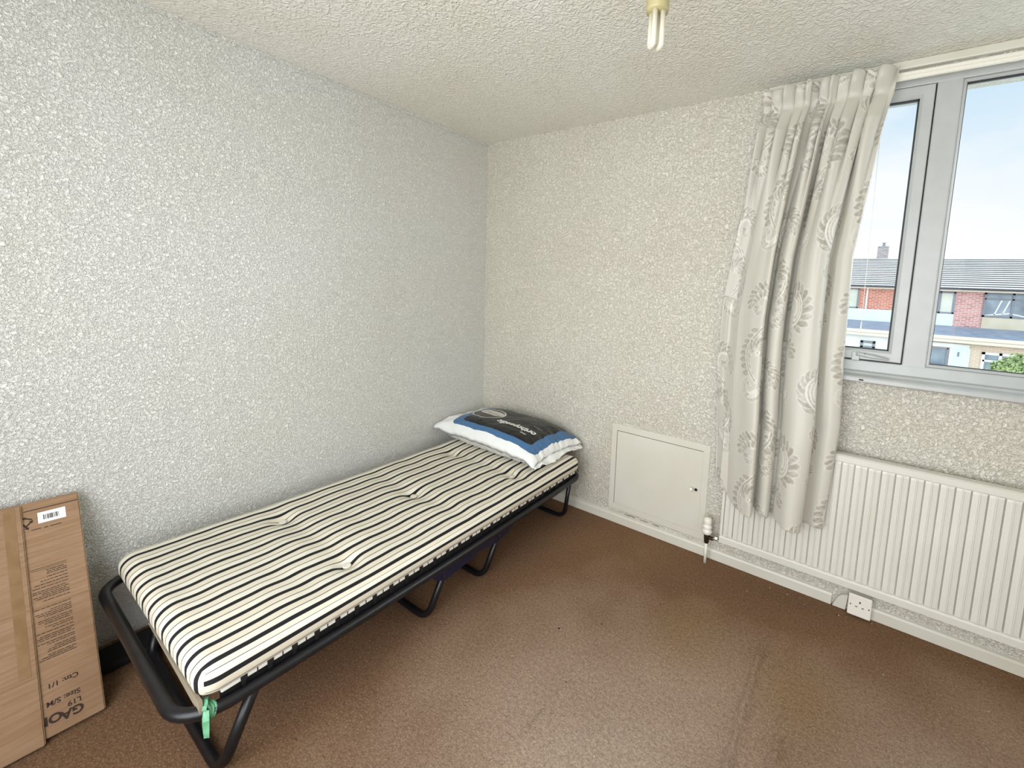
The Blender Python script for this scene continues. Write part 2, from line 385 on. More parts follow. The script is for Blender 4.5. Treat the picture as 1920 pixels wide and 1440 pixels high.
for x0, x1 in ((0, 2.262), (2.40, RX)):
    prism = [(0, .002), (-.016, .002), (-.016, .046), (-.011, .054), (0, .057)]
    a = [bm.verts.new((x0, y, z)) for y, z in prism]; b = [bm.verts.new((x1, y, z)) for y, z in prism]
    bm.faces.new(a); bm.faces.new(b[::-1])
    for i in range(5): bm.faces.new((a[i], a[(i+1) % 5], b[(i+1) % 5], b[i]))
struct(bmo('baseboard_back', bm, M['gloss_white']))
# ceiling batten above the window and the plaster bead under the track
bm = bmesh.new(); box(bm, 1.80, RX-.002, -.022, -.0005, 2.318, 2.3495, bev=.004)
struct(bmo('trim_1', bm, M['gloss_white']))
# paper edge strip along the left wall top
bm = bmesh.new(); box(bm, .0005, .004, RY+.01, -.004, 2.336, 2.3495)
struct(bmo('trim_2', bm, M['paper_left']))

# window_1 -----------------------------------------------------------------
win = bpy.data.objects.new('window_1', None); COL.objects.link(win); win.location = (WX0, .03, WZ0); win['kind'] = 'structure'
FY0, FY1 = .022, .10
def ring_frame(name, x0, x1, z0, z1, w, y0, y1, m, parent, cham=.010, wb=None):
    """mitred rectangular frame with a chamfered inner edge"""
    wb = wb or w
    bm = bmesh.new()
    def loop(ix, iz0, iz1, y): return [bm.verts.new(p) for p in ((x0+ix, y, z0+iz0), (x1-ix, y, z0+iz0), (x1-ix, y, z1-iz1), (x0+ix, y, z1-iz1))]
    L = [loop(0, 0, 0, y1), loop(0, 0, 0, y0+.003), loop(.003, .003, .003, y0), loop(w-cham, wb-cham, w-cham, y0), loop(w, wb, w, y0+cham), loop(w, wb, w, y1)]
    for a, b in zip(L, L[1:]+L[:1]):
        for k in range(4): bm.faces.new((a[k], a[(k+1) % 4], b[(k+1) % 4], b[k]))
    return bmo(name, bm, m, parent)
# outer frame made of head, bottom rail, jambs and two mullions
bm = bmesh.new()
box(bm, WX0, WX1, FY0, FY1, 2.262, WZ1, bev=.004); box(bm, WX0, WX1, FY0, FY1, WZ0, 1.140, bev=.004)
for x0, x1 in ((WX0, 1.902), (2.412, 2.490), (3.23, 3.31), (3.815, WX1)): box(bm, x0, x1, FY0+.0005, FY1, 1.13, 2.27, bev=.004)
bmo('window_frame', bm, M['upvc'], win)
def sash(x0, x1):
    s = ring_frame('sash', x0, x1, 1.146, 2.257, .045, .012, .085, M['upvc'], win)
    bm = bmesh.new()   # dark gap and glazing gaskets
    for a, b, c, d in ((x0+.0445, x1-.0445, 1.1905, 1.1955), (x0+.0445, x1-.0445, 2.2065, 2.2125)): box(bm, a, b, .030, .045, c, d)
    for a, b in ((x0+.0445, x0+.0505), (x1-.0505, x1-.0445)): box(bm, a, b, .030, .045, 1.1905, 2.2125)
    bmo('gasket', bm, M['gasket'], s)
    boxo('pane', (x0+.044, x1-.044, .050, .054, 1.19, 2.2125), M['glass'], s)
    return s
s1 = sash(1.906, 2.407); s2 = sash(3.315, 3.81)
bm = bmesh.new()     # shadow gaps round the sashes
for x0, x1 in ((1.902, 2.412), (3.31, 3.815)):
    box(bm, x0, x1, .04, .08, 1.139, 1.1465); box(bm, x0, x1, .04, .08, 2.2565, 2.263)
    box(bm, x0, x0+.0045, .04, .08, 1.14, 2.262); box(bm, x1-.0055, x1, .04, .08, 1.14, 2.262)
bmo('draught_seal', bm, M['gasket'], win)
fb = ring_frame('glazing_bead', 2.490, 3.23, 1.140, 2.262, .012, .030, .075, M['upvc'], win, cham=.006)
bm = bmesh.new()
box(bm, 2.502, 3.218, .040, .05, 1.1515, 1.155); box(bm, 2.502, 3.218, .040, .05, 2.244, 2.2505)
box(bm, 2.5015, 2.5045, .040, .05, 1.152, 2.25)
bmo('gasket', bm, M['gasket'], fb)
boxo('pane', (2.501, 3.219, .052, .056, 1.151, 2.251), M['glass'], win)
# casement catch on the sash's bottom rail
cat = boxo('catch_plate', (2.232, 2.262, .002, .0125, 1.140, 1.178), M['upvc'], win, bev=.003)
bm = bmesh.new(); tube(bm, fillet([(2.250, .0, 1.170), (2.29, -.012, 1.166), (2.365, -.012, 1.158)], .02), [.0085]*1+[.0075]*7+[.004], 10)
bmo('catch_handle', bm, M['upvc'], cat, smooth=True)
bm = bmesh.new(); lathe(bm, [(.0075, -.013), (.0075, .0)], (2.280, 0, 1.167), 14, 'y'); bmo('catch_lock', bm, M['gasket'], cat)
# sill board with stepped nosing
bm = bmesh.new()
prof = [(.05, 1.064), (-.052, 1.056), (-.060, 1.060), (-.060, 1.074), (-.054, 1.080), (-.010, 1.085), (-.004, 1.093), (.0215, 1.096), (.0215, 1.085), (.05, 1.085)]
a = [bm.verts.new((1.82, y, z)) for y, z in prof]; b = [bm.verts.new((3.92, y, z)) for y, z in prof]
bm.faces.new(a); bm.faces.new(b[::-1])
for i in range(len(prof)): bm.faces.new((a[i], a[(i+1) % len(prof)], b[(i+1) % len(prof)], b[i]))
bmo('window_sill', bm, M['upvc'], win)
boxo('sill_screw', (2.268, 2.284, -.0615, -.0595, 1.064, 1.070), M['bronze'], win)

# ------------------------------------------------------------------ access hatch in the back wall
ha = thing('access_hatch', 'small white square access hatch set low in the window wall', 'hatch', (1.37, 0, .085))
ring_frame('hatch_frame', 1.078, 1.664, .080, .604, .036, -.0045, -.0005, M['gloss_white'], ha, cham=.001)
hd = boxo('hatch_door', (1.1170, 1.6300, -.0045, -.001, .1170, .5655), M['gloss_white'], ha, bev=.0006)
boxo('hatch_gap', (1.1135, 1.6345, -.0025, -.0008, .1145, .5695), M['black_hole'], ha)
bm = bmesh.new(); lathe(bm, [(.005, -.0085), (.004, -.018), (.0085, -.022), (.0105, -.028), (.008, -.033), (.002, -.0345)], (1.583, 0, .353), 18, 'y'); bmo('knob', bm, M['white_plastic'], hd, smooth=True)
bm = bmesh.new(); lathe(bm, [(.0078, -.0095), (.0078, -.0084)], (1.604, 0, .350), 16, 'y'); bmo('keyhole', bm, M['black_hole'], hd)

for x0, x1, z, in ((1.185, 1.265, .0655), (1.285, 1.345, .0640), (1.37, 1.415, .0648)):
    bm = bmesh.new(); prism_y(bm, [(x0, z), (x1, z-.001), (x1-.01, z+.0022), ((x0+x1)/2, z+.0032), (x0+.008, z+.002)], -.0012, -.0002)
    bmo('plaster_crack', bm, M['crack'], ha)
# ------------------------------------------------------------------ radiator, valve, socket
ra = thing('radiator', 'long cream ribbed panel radiator under the window', 'radiator', (2.6, -.07, .15))
RX0, RX1 = 1.762, 3.42; PIT = .0466; n_r = int((RX1-RX0-.03)/PIT)
xs_, ys_ = [RX0], [-.088]
x = RX0+.012
for i in range(n_r):
    for dx, y in ((0, -.0890), (.0015, -.0760), (.0042, -.0750), (.0060, -.0890), (.015, -.0905), (.0225, -.0925), (.0250, -.0970), (.0275, -.0970), (.0300, -.0925), (.038, -.0905)):
        xs_.append(x+dx); ys_.append(y)
    x += PIT
xs_.append(RX1); ys_.append(-.088)
zs_ = [(.150, 0, -.078), (.153, 0, -.090), (.181, 0, -.092), (.187, 0, -.087), (.196, 1, 0), (.695, 1, 0), (.704, 0, -.087), (.709, 0, -.092), (.733, 0, -.092), (.738, 0, -.084), (.738, 0, -.05), (.150, 0, -.05)]
v = []
for z, k, y in zs_:
    for xx, yy in zip(xs_, ys_): v.append((xx, yy if k else y, z))
nx = len(xs_); nz_ = len(zs_); fcs = []
for j in range(nz_):
    for i in range(nx-1):
        a = j*nx+i; b = ((j+1) % nz_)*nx+i; fcs.append((a, a+1, b+1, b))
fcs.append([j*nx for j in range(nz_)]); fcs.append([j*nx+nx-1 for j in range(nz_)][::-1])
pan = pyd('ribbed_panel', v, fcs, M['radiator'], ra)
for xx in (1.95, 3.2):
    boxo('wall_bracket', (xx-.02, xx+.02, -.0505, -.0005, .25, .62), M['radiator'], ra)
va_ = thing('radiator_valve', 'thermostatic valve with white ridged head at the left end of the radiator', 'valve', (1.695, -.065, .002))
bm = bmesh.new(); lathe(bm, [(.012, .158), (.0225, .166), (.0245, .176), (.0245, .184), (.0195, .189), (.0195, .192), (.0235, .197), (.0235, .208), (.0185, .214), (.0185, .217), (.0215, .222), (.0205, .240), (.016, .248), (.004, .250)], (1.695, -.065, 0), 24); bmo('thermostat_head', bm, M['white_plastic'], va_, smooth=True)
bm = bmesh.new(); lathe(bm, [(.010, .112), (.0125, .118), (.0125, .132), (.0145, .134), (.0145, .150), (.012, .153), (.016, .159), (.012, .162)], (1.695, -.065, 0), 16); tube(bm, [(1.695, -.065, .142), (1.728, -.067, .146)], .0095, 12); bmo('valve_body', bm, M['bronze'], va_)
bm = bmesh.new(); tube(bm, [(1.722, -.067, .1455), (1.7615, -.068, .163)], .0065, 12); lathe(bm, [(.011, 1.738), (.011, 1.750)], (0, -.0675, .154), 6, 'x'); bmo('union', bm, M['chrome'], va_)
bm = bmesh.new(); tube(bm, [(1.695, -.065, .002), (1.695, -.065, .114)], .0075, 12); bmo('pipe', bm, M['white_plastic'], va_, smooth=True)
so = thing('power_socket', 'single white wall socket on the skirting below the radiator', 'socket', (2.368, -.03, .012))
boxo('back_box', (2.329, 2.407, -.038, -.0165, .016, .108), M['white_plastic'], so)
fp = boxo('faceplate', (2.3245, 2.4115, -.050, -.0375, .013, .111), M['white_plastic'], so, bev=.004)
for x0, x1, z0, z1 in ((2.3655, 2.3705, .0765, .0855), (2.3515, 2.3605, .0575, .0605), (2.3755, 2.3845, .0575, .0605)):
    boxo('pin_hole', (x0, x1, -.0508, -.0485, z0, z1), M['black_hole'], fp)
for x in (2.334, 2.402):
    bm = bmesh.new(); lathe(bm, [(.0028, -.0508), (.0028, -.0485)], (x, 0, .063), 12, 'y'); bmo('screw', bm, M['bronze'], fp)
bm = bmesh.new(); prism_y(bm, [(2.268, .004), (2.318, .004), (2.3235, .078), (2.300, .070), (2.288, .056), (2.281, .040)], -.019, -.0015)
tag(bmo('cover_strip', bm, M['gloss_white'], loc=(2.30, -.01, .004)), 'pale broken cover piece between the skirting and the wall socket', 'skirting piece')

# ------------------------------------------------------------------ curtain, track, cord
tr = thing('curtain_track', 'white plastic curtain track above the window', 'curtain track', (2.8, -.03, 2.28))
bm = bmesh.new(); prism = [(-.0255, 2.300), (-.0255, 2.272), (-.030, 2.270), (-.036, 2.272), (-.036, 2.283), (-.040, 2.285), (-.040, 2.296), (-.036, 2.300)]
a = [bm.verts.new((1.86, y, z)) for y, z in prism]; b = [bm.verts.new((3.95, y, z)) for y, z in prism]
bm.faces.new(a); bm.faces.new(b[::-1])
for i in range(len(prism)): bm.faces.new((a[i], a[(i+1) % len(prism)], b[(i+1) % len(prism)], b[i]))
rail_o = bmo('track_rail', bm, M['white_plastic'], tr)
for x in (2.0, 2.62, 3.3, 3.85): boxo('track_bracket', (x-.012, x+.012, -.026, -.0005, 2.280, 2.298), M['white_plastic'], tr)

cu = thing('curtain', 'silver grey damask curtain drawn back at the left of the window', 'curtain', (2.0, -.1, .40))
BOT = [(1.700, -.030), (1.735, -.066), (1.775, -.112), (1.83, -.148), (1.872, -.178), (1.906, -.196), (1.918, -.186), (1.908, -.156), (1.890, -.124), (1.892, -.108),
       (1.908, -.107), (1.924, -.130), (1.946, -.162), (1.970, -.168), (1.984, -.150), (1.978, -.122), (1.980, -.107), (1.992, -.106), (1.997, -.122), (2.014, -.166),
       (2.050, -.206), (2.086, -.214), (2.114, -.200), (2.122, -.172), (2.110, -.140), (2.114, -.118), (2.134, -.122), (2.170, -.140), (2.200, -.132), (2.205, -.110)]
BOT = np.array(BOT); BOT[:, 1] = np.where(BOT[:, 1] < -.106, -.106+(BOT[:, 1]+.106)*1.35, BOT[:, 1])
seg = np.r_[0, np.cumsum(np.hypot(*np.diff(BOT, axis=0).T))]; Lb = seg[-1]
def catmull(P, t):
    n = len(P)-1; tt = np.clip(t, 0, 1)*n; i = np.minimum(tt.astype(int), n-1); f = (tt-i)[:, None]
    p0 = P[np.maximum(i-1, 0)]; p1 = P[i]; p2 = P[i+1]; p3 = P[np.minimum(i+2, n)]
    return .5*((2*p1)+(-p0+p2)*f+(2*p0-5*p1+4*p2-p3)*f**2+(-p0+3*p1-3*p2+p3)*f**3)
NU, NV = 300, 520
kk = np.interp(np.linspace(0, Lb, NU), seg, np.arange(len(BOT)))/(len(BOT)-1)
B = catmull(BOT, kk); uu = np.linspace(0, 1, NU)
ztop = 2.308
L_tab = ([.40, .55, 1.0, 1.30, 1.70, 2.1, 2.31], [1.704, 1.697, 1.668, 1.672, 1.722, 1.782, 1.803])
R_tab = ([.40, .86, 1.2, 1.58, 2.06, 2.31], [2.201, 2.221, 2.205, 2.199, 2.250, 2.290])
V = np.zeros((NU, NV, 3))
bx0, bx1 = BOT[0, 0], BOT[-1, 0]
hem = .398+.075*np.exp(-((uu)/.10)**2)+.006*np.sin(uu*21)
ph = np.random.rand(6)*6
top_frac = .35*uu + .65*(B[:, 0]-bx0)/(bx1-bx0)      # spread of cloth at the heading
top_frac = np.maximum.accumulate(top_frac); top_frac = (top_frac-top_frac[0])/(top_frac[-1]-top_frac[0])
pleat_ph = 2*PI*(11.5*top_frac**.92) + 1.3*np.sin(top_frac*9+1)+.8*np.sin(top_frac*23)
for j in range(NV):
    w = j/(NV-1); z = ztop+(hem-ztop)*w; zm = float(z.mean())
    xl = np.interp(zm, *L_tab); xr = np.interp(zm, *R_tab)
    fb_ = (B[:, 0]-bx0)/(bx1-bx0); fr = fb_*min(1, w*1.35+.12)+top_frac*(1-min(1, w*1.35+.12))
    x = xl+(xr-xl)*fr
    k = np.clip(w*1.25, 0, 1); amp = .55+.45*k
    ybot = -.062+(B[:, 1]+.062)*amp
    up = np.clip((zm-.80)/.35, 0, 1)
    ybot = ybot + up*np.clip((B[:, 1]+.135)/.03, 0, 1)*.040     # folds reach further back above the radiator
    ybot = np.where(B[:, 1] > -.062, B[:, 1]*k-.05*(1-k), ybot)
    g = math.exp(-(w/.20)**2)
    tape = math.exp(-((w-.048)/.018)**2)       # pinch of the heading tape
    bul = np.abs(np.sin(pleat_ph*.5))**.8*(.6+.4*np.sin(top_frac*17+2)**2)
    a_up = math.exp(-((w-.012)/.030)**2); a_lo = math.exp(-(max(0, w-.11)/.13)**2)*min(1, max(0, (w-.048)/.05))
    pl = -(.046*a_up*(1-tape)+.052*a_lo+.008)*bul*math.exp(-(w/.42)**4) + .012
    y = ybot*(1-g*.85)+(-.074)*g*.85+pl
    x = x+.010*g*np.cos(pleat_ph*1.0+.6)*(1-.6*tape)
    y = y+.004*np.sin(uu*30+w*5+ph[0])*k+.003*np.sin(uu*55-w*9+ph[1])
    zz = z+.012*math.exp(-(w/.014)**2)*(bul-.6)
    V[:, j, 0] = x; V[:, j, 1] = np.minimum(y, -.0435 if w < .5 else -.028); V[:, j, 2] = zz
# keep the cloth in front of the sill and radiator
clr = np.where((V[..., 0] > 1.745) & (V[..., 2] < .80), -.1035, np.where((V[..., 0] > 1.80) & (V[..., 2] < 1.2), -.068, -.028))
clr = np.minimum(clr, np.where(V[..., 2] > 2.22, -.046, 0))
V[..., 1] = np.minimum(V[..., 1], clr)
# damask tile ----------------------------------------------------------
TW, TH = 300, 480            # pixels; 1 px = 1.1 mm
fig = np.zeros((TW, TH))
gx, gy = np.meshgrid(np.arange(TW), np.arange(TH), indexing='ij')
def dot(cx, cy, r, val, lo=None):
    for ox in (-TW, 0, TW):
        for oy in (-TH, 0, TH):
            x0 = int(cx+ox-r-2); x1 = int(cx+ox+r+3); y0 = int(cy+oy-r-2); y1 = int(cy+oy+r+3)
            x0c, x1c, y0c, y1c = max(x0, 0), min(x1, TW), max(y0, 0), min(y1, TH)
            if x0c >= x1c or y0c >= y1c: continue
            mm = (gx[x0c:x1c, y0c:y1c]-cx-ox)**2+(gy[x0c:x1c, y0c:y1c]-cy-oy)**2 < r*r
            fig[x0c:x1c, y0c:y1c][mm] = val
def stroke(pts, wid, val):
    for (a, b), w in zip(pts, wid): dot(a, b, w, val)
def spiral(cx, cy, r0, r1, a0, turns, sgn=1, n=220):
    out = []
    for i in range(n):
        q = i/(n-1); r = r0*(1-q)+r1*q; a = a0+sgn*turns*2*PI*q; out.append((cx+r*math.cos(a), cy+r*math.sin(a)))
    return out
def lobe(x, y, ang, ln, wd, val, halo):
    n = 26; P = [(x+ln*q/(n-1)*math.cos(ang+.35*q/n), y+ln*q/(n-1)*math.sin(ang+.35*q/n)) for q in range(n)]
    Wd = [wd*math.sin(PI*min(1, .15+.85*q/(n-1)))**.6+1 for q in range(n)]
    stroke(P, [w+halo for w in Wd], .5); stroke(P, Wd, val)
def cscroll(ox, oy, R, a0, sgn, turns=1.15):
    """acanthus scroll: feathered bands that coil inward, leaves along the outside"""
    main = spiral(ox, oy, R, R*.16, a0, turns, sgn)
    n = len(main)
    for i in range(4, int(n*.62), 9):          # outer leaves lie along the curve
        x, y = main[i]; tx, ty = main[i+3]; a = math.atan2(ty-y, tx-x)-sgn*.75
        lobe(x, y, a, R*.52*(1-.45*i/n), R*.15*(1-.4*i/n), -.9 if i % 2 else -.55, 3)
    for k in range(6):                        # parallel flowing bands
        rr_ = R*(1-.085*k); sp = spiral(ox, oy, rr_, rr_*(.16+.05*k), a0+sgn*.10*k, turns*(1-.09*k), sgn)
        n2 = len(sp); stroke(sp, [(5.5 if k % 2 else 3.6)*(1-.6*i/n2)+.8 for i in range(n2)], 1.0 if k % 2 else -.85)
    for i in range(int(n*.30), int(n*.75), 14):   # small inner barbs
        x, y = main[i]; a = math.atan2(oy-y, ox-x)+sgn*.5
        lobe(x, y, a, R*.30, R*.07, -.7, 2)
    return main
def bloom(fx, fy, R, a0):
    for k in range(7): lobe(fx, fy, a0-1.35+k*.45, R*(1-.06*abs(k-3)), R*.22, -.95 if k % 2 else -.65, 2.5)
    dot(fx, fy, R*.16, 1.0); dot(fx, fy, R*.09, -.5)
def motif(ox, oy, sgn):
    m1 = cscroll(ox, oy, 70, 1.9 if sgn > 0 else PI-1.9, sgn)
    x0, y0 = m1[0]
    st_ = [(x0+sgn*(60*math.sin(q*PI*.9)), y0+175*q) for q in np.linspace(0, 1, 120)]
    for q in range(8, 112, 13):
        x, y = st_[q]; lobe(x, y, PI/2-sgn*(1.0+.2*math.sin(q)), 34, 9, -.75, 2.5); lobe(x, y, PI/2+sgn*.9, 24, 7, -.6, 2.5)
    stroke(st_, [6]*120, .9); stroke(st_, [2.6]*120, -.85)
    x1, y1 = st_[-1]
    cscroll(x1+sgn*22, y1+22, 40, PI if sgn > 0 else 0, -sgn, 1.0)
    bloom(ox-sgn*6, oy+150, 52, -PI/2)
    bloom(ox+sgn*4, oy+6, 26, PI/2)
motif(80, 105, 1); motif(80+TW/2, 105+TH/2, -1)
# veining and soft weave
fig += .35*np.sin(gx*.23+3*np.sin(gy*.05))*np.sin(gy*.31+2*np.sin(gx*.04))*(fig < -.4)
fig = (fig+np.roll(fig, 1, 0)+np.roll(fig, 1, 1)+np.roll(fig, -1, 0)+np.roll(fig, -1, 1))/5
su = np.linspace(0, 1.08, NU)/.0014; sv = np.linspace(0, 1.91, NV)/.0014
iu = (su+40).astype(int) % TW; iv = (sv+150).astype(int) % TH
FIG = fig[np.ix_(iu, iv)]
me = bpy.data.meshes.new('cloth'); me.from_pydata(V.reshape(-1, 3).tolist(), [], grid_faces(NU, NV).tolist())
at = me.attributes.new('figure', 'FLOAT', 'POINT'); at.data.foreach_set('value', FIG.reshape(-1).astype(np.float32))
cl_o = link_mesh('cloth', me, M['damask'], cu, smooth=True)
sm = cl_o.modifiers.new('thick', 'SOLIDIFY'); sm.thickness = .0018; sm.offset = 0
# pull cord of the old blind, hanging in front of the glass
pc = thing('pull_cord', 'thin white pull cord hanging in front of the opening window pane', 'cord', (2.248, -.04, 1.26))
bm = bmesh.new(); tube(bm, [(2.241, -.0415, 2.272), (2.2445, -.041, 2.0), (2.249, -.04, 1.66), (2.2535, -.04, 1.30)], .0011, 6); bmo('string', bm, M['cord'], pc)
bm = bmesh.new(); lathe(bm, [(.0018, 1.262), (.0034, 1.266), (.0026, 1.300), (.0014, 1.310)], (2.2535, -.04, 0), 10); bmo('toggle', bm, M['white_plastic'], pc)

# ------------------------------------------------------------------ ceiling lamp
LX, LY = 1.745, -1.16
la = thing('ceiling_lamp', 'bare energy saving lamp hanging from the ceiling in a yellowed holder', 'lamp', (LX, LY, 2.02))
bm = bmesh.new(); lathe(bm, [(.004, 2.3495), (.042, 2.3490), (.045, 2.340), (.038, 2.326), (.012, 2.318), (.006, 2.316)], (LX, LY, 0), 28); bmo('ceiling_rose', bm, M['white_plastic'], la, smooth=True)
bm = bmesh.new(); tube(bm, [(LX, LY, 2.318), (LX, LY, 2.20)], .0035, 8); bmo('flex', bm, M['cord'], la)
bm = bmesh.new(); lathe(bm, [(.006, 2.205), (.016, 2.200), (.0185, 2.185), (.0185, 2.160), (.0225, 2.158), (.0225, 2.150), (.0215, 2.146)], (LX, LY, 0), 28); bmo('lamp_holder', bm, M['aged_plastic'], la, smooth=True)
bm = bmesh.new(); lathe(bm, [(.015, 2.150), (.0275, 2.146), (.0285, 2.140), (.0285, 2.106), (.0265, 2.100), (.010, 2.0995)], (LX, LY, 0), 28); bmo('lamp_base', bm, M['aged_plastic'], la, smooth=True)
vr = Vector((.908, .419, 0)); vf = Vector((-.419, .908, 0)); ca_, sa_ = math.cos(.42), math.sin(.42)
def lpos(a, b): q = vr*(ca_*a-sa_*b)+vf*(sa_*a+ca_*b); return LX+q.x, LY+q.y
for sx in (-1, 1):
    bm = bmesh.new(); A = lpos(sx*.0105, -.0105); B_ = lpos(sx*.0105, .0105)
    tube(bm, fillet([(*A, 2.1005), (*A, 2.020), (*B_, 2.020), (*B_, 2.1005)], .0104, 8), .0072, 14)
    bmo('lamp_tube', bm, M['tubeglass'], la, smooth=True)

# ------------------------------------------------------------------ folding bed
be = thing('folding_bed', 'black tubular folding guest bed along the left wall', 'bed', (.54, -1.03, 0))
RZ = .268; X0, X1, Y0, Y1 = .075, .942, -1.945, -.125
def railz(y): return .268 + .014*((y+1.03)/.9)**2
def side(x, ya, yb, n=24): return [(x, ya+(yb-ya)*i/n, railz(ya+(yb-ya)*i/n)) for i in range(n+1)]
bm = bmesh.new()
loop = fillet([(X0, Y0, railz(Y0)), (X1, Y0, railz(Y0))], .01)   # foot bar ends are rounded below
P = side(X1, Y0+.10, Y1-.06) ; Q = side(X0, Y1-.06, Y0+.10)
def arc(cx, cy, r, a0, a1, z, n=8): return [(cx+r*math.cos(a0+(a1-a0)*k/n), cy+r*math.sin(a0+(a1-a0)*k/n), z) for k in range(1, n)]
rr = .10
path = P + arc(X1-.06, Y1-.06, .06, 0, PI/2, railz(Y1)) + [(X1-.06, Y1, railz(Y1)), (X0+.06, Y1, railz(Y1))] + arc(X0+.06, Y1-.06, .06, PI/2, PI, railz(Y1)) + Q \
     + arc(X0+rr, Y0+rr, rr, PI, 1.5*PI, railz(Y0)) + [(X0+rr, Y0, railz(Y0)), (X1-rr, Y0, railz(Y0))] + arc(X1-rr, Y0+rr, rr, 1.5*PI, 2*PI, railz(Y0))
tube(bm, path, .0165, 14, closed=True)
bmo('bed_frame', bm, M['steel'], be, smooth=True)
def leg(yb, yt, zt, xr=.868, xl=.205, r=.0125):
    bm = bmesh.new()
    pts = fillet([(xr+.045, yt, zt), (xr, yb, r+.0005), (xl, yb, r+.0005), (xl-.045, yt, zt)], .06, 8)
    tube(bm, pts, r, 12); return bmo('leg', bm, M['steel'], be, smooth=True)
leg(-1.852, -1.775, .262, r=.0155); leg(-1.160, -1.088, .258, r=.0135); leg(-.842, -.772, .258, r=.0135); leg(-.168, -.190, .262)
for x in (X1-.010, X0+.010):
    sgn = 1 if x > .5 else -1
    bm = bmesh.new(); poly = [(-1.20, .262), (-.70, .262), (-.74, .225), (-.83, .208), (-.95, .222), (-1.02, .205), (-1.13, .195), (-1.175, .222)]
    a = [bm.verts.new((x-.004, y, z)) for y, z in poly]; b = [bm.verts.new((x+.004, y, z)) for y, z in poly]
    bm.faces.new(a); bm.faces.new(b[::-1])
    for i in range(len(poly)): bm.faces.new((a[i], a[(i+1) % len(poly)], b[(i+1) % len(poly)], b[i]))
    bk = bmo('hinge_bracket', bm, M['navy'], be)
    for y, z in ((-1.135, .218), (-.815, .232)):
        bm = bmesh.new(); lathe(bm, [(.007, 0), (.007, .0035), (.003, .006)], (x+sgn*.004, y, z), 12, 'x')
        if sgn < 0: bmesh.ops.scale(bm, vec=(-1, 1, 1), space=Matrix.Translation((-(x-.004), 0, 0)), verts=bm.verts[:])
        bmo('rivet', bm, M['steel'], bk)
# brace from foot leg
# sprung deck: fabric sling with a white webbing edge hooked to the rail by black clips
boxo('deck', (.135, .905, -1.895, -.165, .300, .3085), M['deck'], be, bev=.003)
for sgn, x in ((1, .931), (-1, .109)):
    bm = bmesh.new(); box(bm, x-.004 if sgn > 0 else x-.030, x+.004 if sgn < 0 else x+.004, -1.86, -.17, .3095, .3215, bev=.002)
    box(bm, min(x, x-sgn*.03), max(x, x-sgn*.03), -1.86, -.17, .3095, .314)
    bmo('webbing', bm, M['clip_white'], be)
boxo('deck_border', (.918, .928, -1.86, -.17, .262, .309), M['clip_black'], be)
bm = bmesh.new(); prism_y(bm, [(.50, .3225), (.935, .3225), (.938, .288), (.80, .300)], -1.907, -1.899); bmo('deck_end_flap', bm, M['deck'], be)
for k in range(27):
    y = -1.81+k*.0632
    for x in (.9345,):
        bm = bmesh.new(); box(bm, x-.014, x+.0030, y-.0080, y+.0080, .3055, .3225, bev=.002); box(bm, x-.006, x+.001, y-.0045, y+.0045, .290, .309)
        bmo('clip', bm, M['clip_black'], be)
        boxo('deck_wire', (x-.003, x+.0012, y+.0303, y+.0330, .303, .3225), M['clip_black'], be)
tag(boxo('flat_black_object', (.055, .183, -1.97, -1.25, .001, .030), M['black_object'], bev=.010, loc=(.12, -1.6, 0)), 'flat black object lying on the carpet between the left wall and the bed foot', 'black_object')  # low black slab on the carpet beside the bed foot
# ------------------------------------------------------------------ mattress
mt = thing('mattress', 'thin black and cream striped mattress lying on the folding bed', 'mattress', (.545, -1.025, .31))
cx_, cy_, cz_ = .545, -1.025, .3665; hx_, hy_, hz_ = .408, .886, .0435; rad = .038
tufts = [(.321, -1.458), (.796, -1.451), (.554, -.998), (.781, -.555)]
bm = bmesh.new(); uvl = bm.loops.layers.uv.new('UVMap'); cache = {}
def mvert(q):
    k = tuple(round(c, 5) for c in q)
    if k in cache: return cache[k]
    qx, qy, qz = q; rx = .05
    ix = max(-hx_+rad, min(hx_-rad, qx)); iy = max(-hy_+rx, min(hy_-rx, qy)); iz = max(-hz_+rad*.8, min(hz_-rad, qz))
    d = Vector((qx-ix, qy-iy, qz-iz))
    if d.length > 1e-9:
        # round towards an ellipsoidal edge
        n = Vector((d.x/rad, d.y/rx, d.z/rad)); mxl = max(abs(n.x), abs(n.y), abs(n.z)); n = n.normalized()*mxl
        p = Vector((ix+n.x*rad, iy+n.y*rx, iz+n.z*rad))
    else: p = Vector(q)
    wx, wy = p.x+cx_, p.y+cy_
    top = max(0, min(1, (qz+hz_*.2)/(hz_*1.2)))
    dz = 0; sx = 0; sy = 0
    for tx, ty in tufts+[(.321, -.555)]:
        dd = math.hypot(wx-tx, (wy-ty)); dz -= .020*math.exp(-(dd/.035)**2)+.007*math.exp(-(dd/.12)**2)
    for ty in (-1.455, -.998, -.555):
        dz -= .0055*math.exp(-((wy-ty)/.04)**2)*(1-abs(p.x/hx_)**4)
    nn = mnoise.noise(Vector((wx*3.2, wy*7, 1))); n2 = mnoise.noise(Vector((wx*6, wy*16, 5)))
    edge = max(0, 1-abs(p.x/hx_)**6)
    dz += (.005*nn+.0022*n2)*edge
    dz += .012*(1-(p.x/hx_)**2)*(1-(p.y/hy_)**4)*.6
    sx = (.006*mnoise.noise(Vector((wx*2.5, wy*6, 9)))+.003*mnoise.noise(Vector((wx*5, wy*17, 3))))*edge
    sag = -.014*(1-((wy+1.03)/.9)**2)*top
    v = bm.verts.new((wx+sx*top, wy, p.z+cz_+dz*top+sag)); cache[k] = v; return v
NX, NY, NZ = 84, 178, 10
gxs = np.linspace(-hx_, hx_, NX); gys = np.linspace(-hy_, hy_, NY); gzs = np.linspace(-hz_, hz_, NZ)
